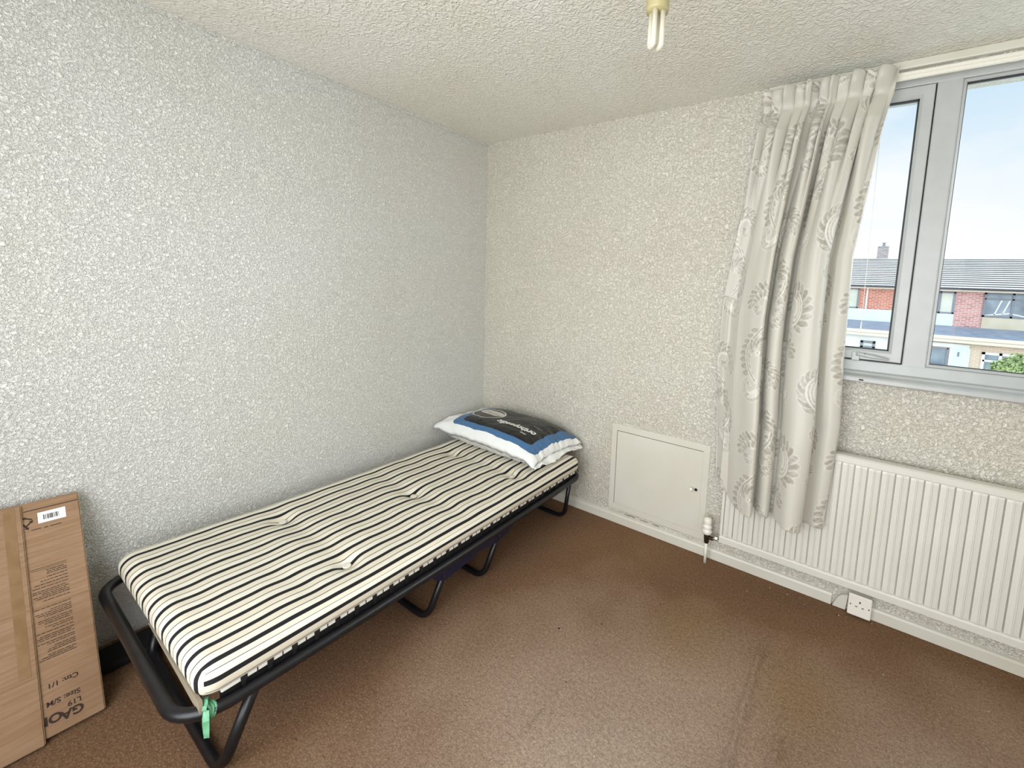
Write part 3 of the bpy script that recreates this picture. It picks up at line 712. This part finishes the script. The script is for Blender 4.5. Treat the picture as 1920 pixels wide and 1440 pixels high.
def mface(qs, sv):
    f = bm.faces.new([mvert(q) for q in qs]); f.smooth = True
    for l, s in zip(f.loops, sv): l[uvl].uv = (s, 0)
sX = lambda x: x+cx_
for i in range(NX-1):
    for j in range(NY-1):
        xa, xb, ya, yb = gxs[i], gxs[i+1], gys[j], gys[j+1]; z = hz_
        mface([(xa, ya, z), (xb, ya, z), (xb, yb, z), (xa, yb, z)], [sX(xa), sX(xb), sX(xb), sX(xa)])
        mface([(xa, yb, -z), (xb, yb, -z), (xb, ya, -z), (xa, ya, -z)], [sX(xa), sX(xb), sX(xb), sX(xa)])
for i in range(NX-1):
    for k in range(NZ-1):
        xa, xb, za, zb = gxs[i], gxs[i+1], gzs[k], gzs[k+1]
        mface([(xa, -hy_, za), (xb, -hy_, za), (xb, -hy_, zb), (xa, -hy_, zb)], [sX(xa), sX(xb), sX(xb), sX(xa)])
        mface([(xb, hy_, za), (xa, hy_, za), (xa, hy_, zb), (xb, hy_, zb)], [sX(xb), sX(xa), sX(xa), sX(xb)])
for j in range(NY-1):
    for k in range(NZ-1):
        ya, yb, za, zb = gys[j], gys[j+1], gzs[k], gzs[k+1]
        mface([(hx_, ya, za), (hx_, yb, za), (hx_, yb, zb), (hx_, ya, zb)], [sX(hx_)+hz_-q for q in (za, za, zb, zb)])
        mface([(-hx_, yb, za), (-hx_, ya, za), (-hx_, ya, zb), (-hx_, yb, zb)], [sX(-hx_)-hz_+q for q in (za, za, zb, zb)])
tick = bmo('ticking_cover', bm, M['ticking'], mt)
def mat_z(x, y):
    best = min(((v.co.x+mt.location.x-x)**2+(v.co.y+mt.location.y-y)**2, v.co.z+mt.location.z) for v in tick.data.vertices if v.co.z+mt.location.z > .37)
    return best[1]
for tx, ty in tufts:
    z = mat_z(tx, ty)+.005; bm = bmesh.new()
    lathe(bm, [(.004, z-.006), (.0135, z+.000), (.0150, z+.0045), (.0120, z+.0080), (.006, z+.0055), (.002, z+.005)], (tx, ty, 0), 18); bmo('tuft_button', bm, M['tuft'], mt, smooth=True)

# green ribbon tied round the rail corner at the foot
ri = thing('ribbon', 'green satin ribbon tied to the bed frame at the near foot corner', 'ribbon', (.930, -1.905, .30))
bm = bmesh.new(); cxr, cyr, czr = .930, -1.885, railz(-1.9)
lp = [(cxr+.0205*math.cos(a), cyr+.004*math.sin(a*2), czr+.0205*math.sin(a)) for a in np.linspace(0, 2*PI, 20, endpoint=False)]
for o_ in (-.006, 0, .006): tube(bm, [(a, b+o_, c) for a, b, c in lp], .0032, 6, closed=True)
bmo('ribbon_loop', bm, M['ribbon'], ri, smooth=True)
def strap(pts, w, tw):
    bm = bmesh.new(); rows = []
    for i, p in enumerate(pts):
        a = tw[i]; d = Vector((math.cos(a), math.sin(a), .15))*w/2; n = Vector((-math.sin(a), math.cos(a), 0))*.0006
        p = Vector(p); rows.append([bm.verts.new(q) for q in (p-d-n, p+d-n, p+d+n, p-d+n)])
    for A, B2 in zip(rows, rows[1:]):
        for k in range(4): bm.faces.new((A[k], A[(k+1) % 4], B2[(k+1) % 4], B2[k]))
    bm.faces.new(rows[0][::-1]); bm.faces.new(rows[-1]); return bm
for dx, aa in ((-.004, .3), (.008, .75)):
    pts = [(cxr+.020+dx*.3, cyr-.012, czr+.022), (cxr+.025+dx, cyr-.016, czr+.002), (cxr+.026+dx, cyr-.017, czr-.022), (cxr+.024+dx, cyr-.017, czr-.045)]
    bmo('ribbon_tail', strap(pts, .013, [aa, aa+.2, aa+.1, aa-.1]), M['ribbon'], ri)
for sgn in (-1, 1):
    pts = [(cxr+.015, cyr-.010, czr+.024), (cxr+.012+sgn*.010, cyr-.010-sgn*.004, czr+.036), (cxr+.010+sgn*.020, cyr-.010-sgn*.008, czr+.032), (cxr+.014+sgn*.012, cyr-.012, czr+.024)]
    bmo('ribbon_bow', strap(pts, .010, [.4, .5, .7, .9]), M['ribbon'], ri)

# ------------------------------------------------------------------ packaged pillow
pi = thing('packaged_pillow', 'new pillow in a printed white blue and black plastic packet on the mattress', 'pillow', (.445, -.245, .41))
pcx, pcy, phx, phy, pyaw = .452, -.243, .430, .235, math.radians(-2)
def pmap(a, b):
    x, y = a*phx, b*phy; c, s = math.cos(pyaw), math.sin(pyaw); return pcx+c*x-s*y, pcy+s*x+c*y
def pz(a, b):
    f = lambda t, n: max(0, 1-abs(t)**n)**.5
    h = .4265+.136*f(a*.99, 3.2)*f(b*.99, 4.2)
    h += .004*mnoise.noise(Vector((a*4, b*3, 2)))+.0022*mnoise.noise(Vector((a*9, b*7, 4)))
    # creases in the film near the ends
    e = max(0, abs(a)-.62)/.38
    h += .020*e*mnoise.noise(Vector((a*3, b*5, 7))) + .008*e*mnoise.noise(Vector((a*6, b*14, 5)))
    ef = max(0, -b-.62)/.38; h += .008*ef*mnoise.noise(Vector((a*9, b*3, 11)))
    return h
NA, NB = 111, 71
bm = bmesh.new(); uvl = bm.loops.layers.uv.new('UVMap'); T = {}; Bv = {}
for i in range(NA):
    for j in range(NB):
        a = -1+2*i/(NA-1); b = -1+2*j/(NB-1)
        ea, eb = abs(a)**6, abs(b)**6
        pinch = 1-.05*eb*(1-a*a)-.0; pin2 = 1-.05*ea*(1-b*b)
        x, y = pmap(a*pin2, b*pinch)
        z = pz(a, b); edge = i in (0, NA-1) or j in (0, NB-1)
        lift = .024*(max(0, -a-.55)/.45)**2*(1 if b < 0 else .4)
        if a > .8: lift -= .006*(a-.8)/.2
        wob = .006*mnoise.noise(Vector((a*7, b*7, 3)))*max(ea, eb)
        x = max(x, .006)
        T[i, j] = bm.verts.new((x, min(y, -.008), z+lift+wob))
        if edge: Bv[i, j] = T[i, j]
        else:
            k = (1-ea)*(1-eb); zb = (z+lift+wob)*(1-k)+k*.4215 if k < .6 else .4185
            Bv[i, j] = bm.verts.new((x, min(y, -.008), min(zb, z+lift-.002)))
for i in range(NA-1):
    for j in range(NB-1):
        qs = [(i, j), (i+1, j), (i+1, j+1), (i, j+1)]
        f = bm.faces.new([T[q] for q in qs]); f.smooth = True
        for l, q in zip(f.loops, qs): l[uvl].uv = (-1+2*q[0]/(NA-1), -1+2*q[1]/(NB-1))
        f = bm.faces.new([Bv[q] for q in qs[::-1]]); f.smooth = True
        for l in f.loops: l[uvl].uv = (-2, -2)
wr = bmo('printed_packet', bm, M['wrapper'], pi)
def pillow_text(body, size, a0, b0, ang, m, bold=0.0, name='lettering'):
    me = text_mesh(body, size, bold)
    bm = bmesh.new(); bm.from_mesh(me); bmesh.ops.subdivide_edges(bm, edges=bm.edges[:], cuts=1)
    x0, y0 = pmap(a0, b0)
    for v in bm.verts:
        c, s = math.cos(ang), math.sin(ang); X_, Y_ = v.co.x, v.co.y
        wx, wy = x0+c*X_-s*Y_, y0+s*X_+c*Y_
        dx, dy = wx-pcx, wy-pcy; c2, s2 = math.cos(-pyaw), math.sin(-pyaw)
        a, b = (c2*dx-s2*dy)/phx, (s2*dx+c2*dy)/phy
        v.co = (wx, wy, pz(a, b)+.0028)
    return bmo(name, bm, m, wr)
M['print_white'] = mat('white_print', lin(240, 240, 240), .4); M['print_grey'] = mat('grey_print', lin(150, 152, 156), .4)
pillow_text('orthopaedic', .061, .69, -.22, PI-.02, M['print_white'], .0022)
pillow_text('pillow', .026, .66, .06, PI-.02, M['print_grey'])
pillow_text('sleep', .022, .62, -.47, PI-.02, M['print_white'])
# crinkled film fin at the right end
bm = bmesh.new(); nn_, mm_ = 40, 8; G = []
for i in range(nn_+1):
    b = -1+2*i/nn_; row = []
    for k in range(mm_+1):
        q = k/mm_; a = .93+.085*q; x, y = pmap(a, b*.97)
        z = .448*(1-q)+(.424+.010*math.sin(b*5))*q+.012*mnoise.noise(Vector((b*8, q*2, 1)))*q + .012*math.exp(-((b+.2)/.3)**2)*math.sin(q*PI)
        if b < -.75: z -= .008*q
        row.append((x+.010*q*mnoise.noise(Vector((b*6, 3, q))), min(y, -.008), max(z, .4155)))
    G.append(row)
fin = pyd('packet_fin', [p for r in G for p in r], [(i*(mm_+1)+k, (i+1)*(mm_+1)+k, (i+1)*(mm_+1)+k+1, i*(mm_+1)+k+1) for i in range(nn_) for k in range(mm_)], M['film'], pi, smooth=True)
sd = fin.modifiers.new('film', 'SOLIDIFY'); sd.thickness = .0008

# ------------------------------------------------------------------ cardboard box leaning on the wall
P0 = Vector((.367, -1.99, .0)); uV = Vector((-.327, .02, .63)).normalized(); sV = Vector((0, -1, 0)); sV = (sV-uV*sV.dot(uV)).normalized()
nV = uV.cross(sV).normalized()
if nV.x < 0: nV = -nV
ca = thing('cardboard_box', 'flattened brown cardboard carton leaning against the left wall by the bed foot', 'cardboard box', (.30, -2.2, 0))
def bp(s, t, n): return P0+sV*s+uV*t+nV*n
def slab(bm, s0, s1, t0, t1, n0, n1):
    c = [bm.verts.new(bp(s, t, n)) for n in (n0, n1) for s, t in ((s0, t0), (s1, t0), (s1, t1), (s0, t1))]
    for q in ((0, 1, 2, 3), (4, 5, 6, 7), (0, 1, 5, 4), (1, 2, 6, 5), (2, 3, 7, 6), (3, 0, 4, 7)): bm.faces.new([c[k] for k in q])
THK = .030
def cardo(name, parts_, m, parent, bev=.0):
    bm = bmesh.new()
    for p in parts_: slab(bm, *p)
    if bev: bmesh.ops.bevel(bm, geom=bm.edges[:], offset=bev, segments=2, affect='EDGES')
    return bmo(name, bm, m, parent)
body = cardo('carton_body', [(0, .62, .016, .712, -THK, 0)], M['card'], ca, .003)
cardo('top_crease', [(.004, .118, .684, .6865, .0001, .0006)], M['ink'], body)
flap = cardo('side_flap', [(.122, .62, .004, .706, .0005, .009)], M['card'], ca, .003)
cardo('packing_tape', [(.135, .158, .20, .702, .0092, .0097)], M['tape'], flap)
cardo('packing_tape', [(.30, .36, .03, .70, .0092, .0097)], M['tape'], flap)
cardo('horizontal_crease', [(.0, .122, .381, .3845, .0002, .0014)], M['card_edge'], body)
cardo('horizontal_crease', [(.122, .62, .384, .387, .0092, .0100)], M['card_edge'], flap)
cardo('horizontal_crease', [(.122, .62, .19, .192, .0092, .0096)], M['card_edge'], flap)
lab = cardo('shipping_label', [(.032, .091, .638, .6725, .0004, .0010)], M['paper_label'], body)
bars = []; random.seed(3); s_ = .047
while s_ < .079:
    w_ = random.choice((.0008, .0014, .0022)); bars.append((s_, s_+w_, .647, .6625, .0011, .0013)); s_ += w_+random.choice((.0008, .0013, .002))
cardo('barcode', bars, M['ink'], lab)
cardo('tear_slot', [(.044, .068, .6205, .6228, .0003, .0007), (.072, .080, .6205, .6228, .0003, .0007), (.086, .106, .6215, .6235, .0003, .0007)], M['ink'], body)
# recycling arrows, partly hidden by the flap
bm = bmesh.new()
def arrow(s, t, a):
    c, q = math.cos(a), math.sin(a)
    for poly in ([(-.012, -.002), (.004, -.002), (.004, .002), (-.012, .002)], [(.003, -.005), (.011, 0), (.003, .005)]):
        bm.faces.new([bm.verts.new(bp(s+c*x-q*y, t+q*x+c*y, .0005)) for x, y in poly])
arrow(.113, .662, .5); arrow(.108, .646, 2.3); arrow(.116, .636, -2.0)
bmo('recycling_mark', bm, M['ink'], body)
# block of small unreadable print
random.seed(11); bars = [(.042, .118, .4985, .5000, .0003, .0006), (.042, .116, .4935, .4945, .0003, .0006)]; t_ = .487
while t_ > .222:
    s_ = .0435+random.choice((0, 0, 0, .006)); end = random.choice((.118, .118, .112, .10, .086))
    if .377 < t_ < .392: t_ -= .0075; continue
    while s_ < end:
        L_ = random.uniform(.004, .016); bars.append((s_, min(s_+L_, end), t_, t_+.0021, .0003, .0006)); s_ += L_+.0016
    t_ -= random.choice((.0056, .0056, .0056, .0095))
cardo('small_print', bars, M['ink'], body)
def box_text(body_txt, size, s, t, bold=0.0):
    """upside-down lettering: reads from right to left on the standing carton"""
    me = text_mesh(body_txt, size, bold); bm = bmesh.new(); bm.from_mesh(me)
    for v in bm.verts: v.co = bp(s+v.co.x, t-v.co.y, .0006)
    return bmo('lettering', bm, M['ink'], body)
box_text('GA', .033, .043, .066, .0012); box_text('ON', .033, .086, .072, .0012)
box_text('L19', .019, .046, .086, .0004); box_text('Size: S/M', .019, .046, .110, .0004); box_text('Ctn: 1/1', .019, .046, .158, .0004)

# ------------------------------------------------------------------ lint and specks on the carpet
for i, (x, y) in enumerate([(1.924, -.16), (2.011, -.068), (2.088, -.064), (2.161, -.091), (2.296, -.074), (2.419, -.041), (2.449, -.325), (2.749, -.282), (1.70, -1.20)]):
    bm = bmesh.new(); bmesh.ops.create_icosphere(bm, subdivisions=1, radius=.0026)
    for v in bm.verts: v.co *= random.uniform(.6, 1.3); v.co.z *= .6
    bmesh.ops.translate(bm, vec=(x, y, .0028), verts=bm.verts[:])
    tag(bmo('lint_fleck', bm, M['lint'], loc=(x, y, 0)), 'tiny white fleck of lint lying on the brown carpet', 'lint', 'white flecks on the carpet')
for i, (x, y) in enumerate([(1.464, -.743), (1.332, -.869), (1.491, -1.049), (1.622, -.489)]):
    bm = bmesh.new(); bmesh.ops.create_icosphere(bm, subdivisions=1, radius=.004)
    for v in bm.verts: v.co *= random.uniform(.6, 1.3); v.co.z *= .6
    bmesh.ops.translate(bm, vec=(x, y, .0028), verts=bm.verts[:])
    tag(bmo('dirt_speck', bm, M['black_hole'], loc=(x, y, 0)), 'tiny dark speck of dirt lying on the open brown carpet', 'dirt', 'dark specks on the carpet')

# ------------------------------------------------------------------ outside: ground, terrace, bush
GZ = -2.6
struct(boxo('ground', (-30, 40, .6, 60, GZ-.2, GZ), M['paving']))
FY = 22.0; PY = 20.2
def house(x0, x1, label, wallm, porch):
    h = thing('terraced_house', label, 'house', ((x0+x1)/2, FY, GZ))
    boxo('wall', (x0, x1, FY, FY+8, GZ, 1.95), wallm, h)
    # stepped tile courses
    bm = bmesh.new(); n = 16; ya, za, yb, zb = FY-.35, 1.90, FY+4, 3.46
    for k in range(n):
        q0, q1 = k/n, (k+1)/n; y0 = ya+(yb-ya)*q0; z0 = za+(zb-za)*q0; y1 = ya+(yb-ya)*q1; z1 = za+(zb-za)*q1
        vs_ = [(y0-.06, z0+.085), (y1, z1+.03), (y1, z1-.04), (y0-.06, z0-.035)]
        a = [bm.verts.new((x0, y, z)) for y, z in vs_]; b = [bm.verts.new((x1, y, z)) for y, z in vs_]
        bm.faces.new(a); bm.faces.new(b[::-1])
        for i in range(4): bm.faces.new((a[i], a[(i+1) % 4], b[(i+1) % 4], b[i]))
    rf = bmo('roof', bm, M['tiles'], h)
    bm = bmesh.new()
    for k in range(1, n):
        q0 = k/n; y0 = ya+(yb-ya)*q0; z0 = za+(zb-za)*q0; box(bm, x0, x1, y0-.072, y0-.055, z0-.035, z0+.058)
    bmo('course_shadow', bm, M['gutter'], rf)  # dark strips stand in for the shadow under each tile course
    bm = bmesh.new(); a = [(FY+4, 3.44), (FY+8.2, 1.95), (FY+8.2, 1.85), (FY+4, 3.34)]
    p = [bm.verts.new((x0, y, z)) for y, z in a]; q = [bm.verts.new((x1, y, z)) for y, z in a]
    bm.faces.new(p); bm.faces.new(q[::-1])
    for i in range(4): bm.faces.new((p[i], p[(i+1) % 4], q[(i+1) % 4], q[i]))
    bmo('rear_roof', bm, M['tiles'], h)
    boxo('ridge_tile', (x0, x1, FY+3.86, FY+4.14, 3.40, 3.52), M['tiles'], h, bev=.04)
    boxo('gutter', (x0, x1, FY-.46, FY-.345, 1.87, 1.955), M['gutter'], h, bev=.02)
    boxo('fascia', (x0, x1, FY-.345, FY-.30, 1.80, 1.94), M['cream_paint'], h)
    boxo('soffit', (x0, x1, FY-.30, FY, 1.82, 1.85), M['white_paint'], h)
    # flat roofed porch
    boxo('porch_wall', (x0, x1, PY+.25, FY, GZ, -.24), porch, h)
    bm = bmesh.new(); a = [(FY, .33), (PY, .02), (PY, -.04), (FY, -.04)]
    p = [bm.verts.new((x0, y, z)) for y, z in a]; q = [bm.verts.new((x1, y, z)) for y, z in a]
    bm.faces.new(p); bm.faces.new(q[::-1])
    for i in range(4): bm.faces.new((p[i], p[(i+1) % 4], q[(i+1) % 4], q[i]))
    pr = bmo('porch_roof', bm, M['lead'], h)
    boxo('roof_batten', (x0, x1, PY+.5, PY+.56, .10, .15), M['lead'], pr)
    boxo('porch_fascia', (x0, x1, PY-.03, PY, -.115, .02), M['cream_paint'], h)
    boxo('porch_fascia', (x0, x1, PY, PY+.03, -.245, -.125), M['cream_paint'], h)
    boxo('porch_soffit', (x0, x1, PY+.03, PY+.25, -.235, -.21), M['gutter'], h)
    return h
def hwin(h, x0, x1, z0, z1, y, pane, frame='grey_frame', posts=(), rails=(), w=.06):
    fr = None
    bm = bmesh.new()
    box(bm, x0, x1, y-.05, y+.02, z0, z0+w); box(bm, x0, x1, y-.05, y+.02, z1-w, z1)
    box(bm, x0, x0+w, y-.05, y+.02, z0, z1); box(bm, x1-w, x1, y-.05, y+.02, z0, z1)
    for p in posts: box(bm, p-w/2, p+w/2, y-.05, y+.02, z0, z1)
    for a, b, r in rails: box(bm, a, b, y-.05, y+.02, r-w*.4, r+w*.4)
    fr = bmo('window_frame', bm, M[frame], h)
    boxo('pane', (x0+w*.5, x1-w*.5, y-.015, y-.005, z0+w*.5, z1-w*.5), M[pane], fr)
    return fr
hA = house(-6.0, 4.2, 'terraced house with orange brick and a chimney, seen through the opening pane', M['brick_orange'], M['white_paint'])
hwin(hA, -.6, 2.24, .87, 1.80, FY-.01, 'pale_pane', posts=(.8,))
boxo('cladding_panel', (-.6, 4.2, FY-.05, FY-.002, .32, .86), M['white_clad'], hA)
hwin(hA, 2.49, 3.03, -.82, -.49, PY+.24, 'pale_pane', w=.10)
boxo('downpipe', (2.52, 2.58, FY-.1, FY-.04, .87, 1.82), M['white_paint'], hA)
ch = boxo('chimney_stack', (2.84, 3.31, FY+3.75, FY+4.25, 3.2, 4.10), M['chimney'], hA)
bm = bmesh.new(); lathe(bm, [(.09, 4.10), (.075, 4.16), (.07, 4.26), (.09, 4.27), (.085, 4.30)], (3.10, FY+4, 0), 14); bmo('chimney_pot', bm, M['grey_frame'], ch)
hB = house(4.2, 16.0, 'terraced house with pink brick and wide grey windows, seen through the fixed pane', M['brick_pink'], M['brick_buff'])
hwin(hB, 4.55, 5.68, .84, 1.79, FY-.01, 'pale_pane', posts=(5.05, 5.18), w=.075)
boxo('cladding_panel', (4.2, 5.69, FY-.05, FY-.002, .33, .84), M['white_clad'], hB)
hwin(hB, 6.58, 9.4, .80, 1.80, FY-.01, 'dark_pane', posts=(7.45, 8.4), rails=((6.6, 9.4, 1.545),), w=.07)
boxo('blind', (6.62, 7.42, FY-.024, FY-.018, 1.57, 1.76), M['white_paint'], hB)
bm = bmesh.new()
for a, b in (((6.65, .86), (7.4, .98)), ((7.4, .98), (8.0, .84)), ((6.95, .9), (7.12, 1.5)), ((7.2, .95), (7.36, 1.5))):
    d = Vector((b[0]-a[0], 0, b[1]-a[1])).normalized(); n = Vector((-d.z, 0, d.x))*.022
    c = [Vector((p[0], y, p[1]))+s*n for y in (FY-.034, FY-.026) for p, s in ((a, -1), (b, -1), (b, 1), (a, 1))]
    c = [bm.verts.new(p) for p in c]
    for q in ((0, 1, 2, 3), (7, 6, 5, 4), (0, 4, 5, 1), (1, 5, 6, 2), (2, 6, 7, 3), (3, 7, 4, 0)): bm.faces.new([c[k] for k in q])
bmo('window_net', bm, M['white_paint'], hB)
boxo('infill_panel', (6.60, 9.4, FY-.04, FY-.002, .30, .79), M['stone_panel'], hB)
boxo('porch_beam', (4.2, 6.08, PY+.20, PY+.26, -.46, -.30), M['white_paint'], hB)
hwin(hB, 4.3, 5.46, -1.45, -.50, PY+.24, 'dark_pane', w=.05)
dr = boxo('front_door', (5.50, 6.12, PY+.19, PY+.25, GZ, -.46), M['white_clad'], hB)
boxo('letter_plate', (5.745, 5.80, PY+.17, PY+.192, -.80, -.62), M['grey_frame'], dr)
hwin(hB, 6.47, 7.6, -1.5, -.53, PY+.24, 'dark_pane', frame='white_paint', posts=(7.0,), rails=((6.5, 7.6, -.86),), w=.09)
# round garden bush
bu = thing('garden_bush', 'round light green garden bush in front of the houses', 'bush', (6.63, 16.5, GZ))
bm = bmesh.new(); tube(bm, [(6.63, 16.5, GZ), (6.62, 16.5, -1.7), (6.66, 16.48, -1.0)], [.07, .06, .04], 8); bmo('trunk', bm, M['bark'], bu)
rng = np.random.RandomState(5); Lv, Lf = [], []
for k in range(5200):
    d = rng.randn(3); d /= np.linalg.norm(d); R_ = .92*(.80+.20*mnoise.noise(Vector(d*2.2)))*(1-.35*rng.rand()**2)
    c = np.array([6.66, 16.5, -.95])+d*np.array([R_, R_, R_*1.0]); t1 = rng.randn(3); t1 -= d*(t1@d)*.6; t1 /= np.linalg.norm(t1); t2 = np.cross(t1, d+.4*rng.randn(3)); t2 /= np.linalg.norm(t2)
    s = .035+.03*rng.rand(); i0 = len(Lv)
    Lv += [tuple(c-t1*s), tuple(c+t2*s*.55), tuple(c+t1*s), tuple(c-t2*s*.55)]; Lf.append((i0, i0+1, i0+2, i0+3))
pyd('foliage', Lv, Lf, M['leaf'], bu)
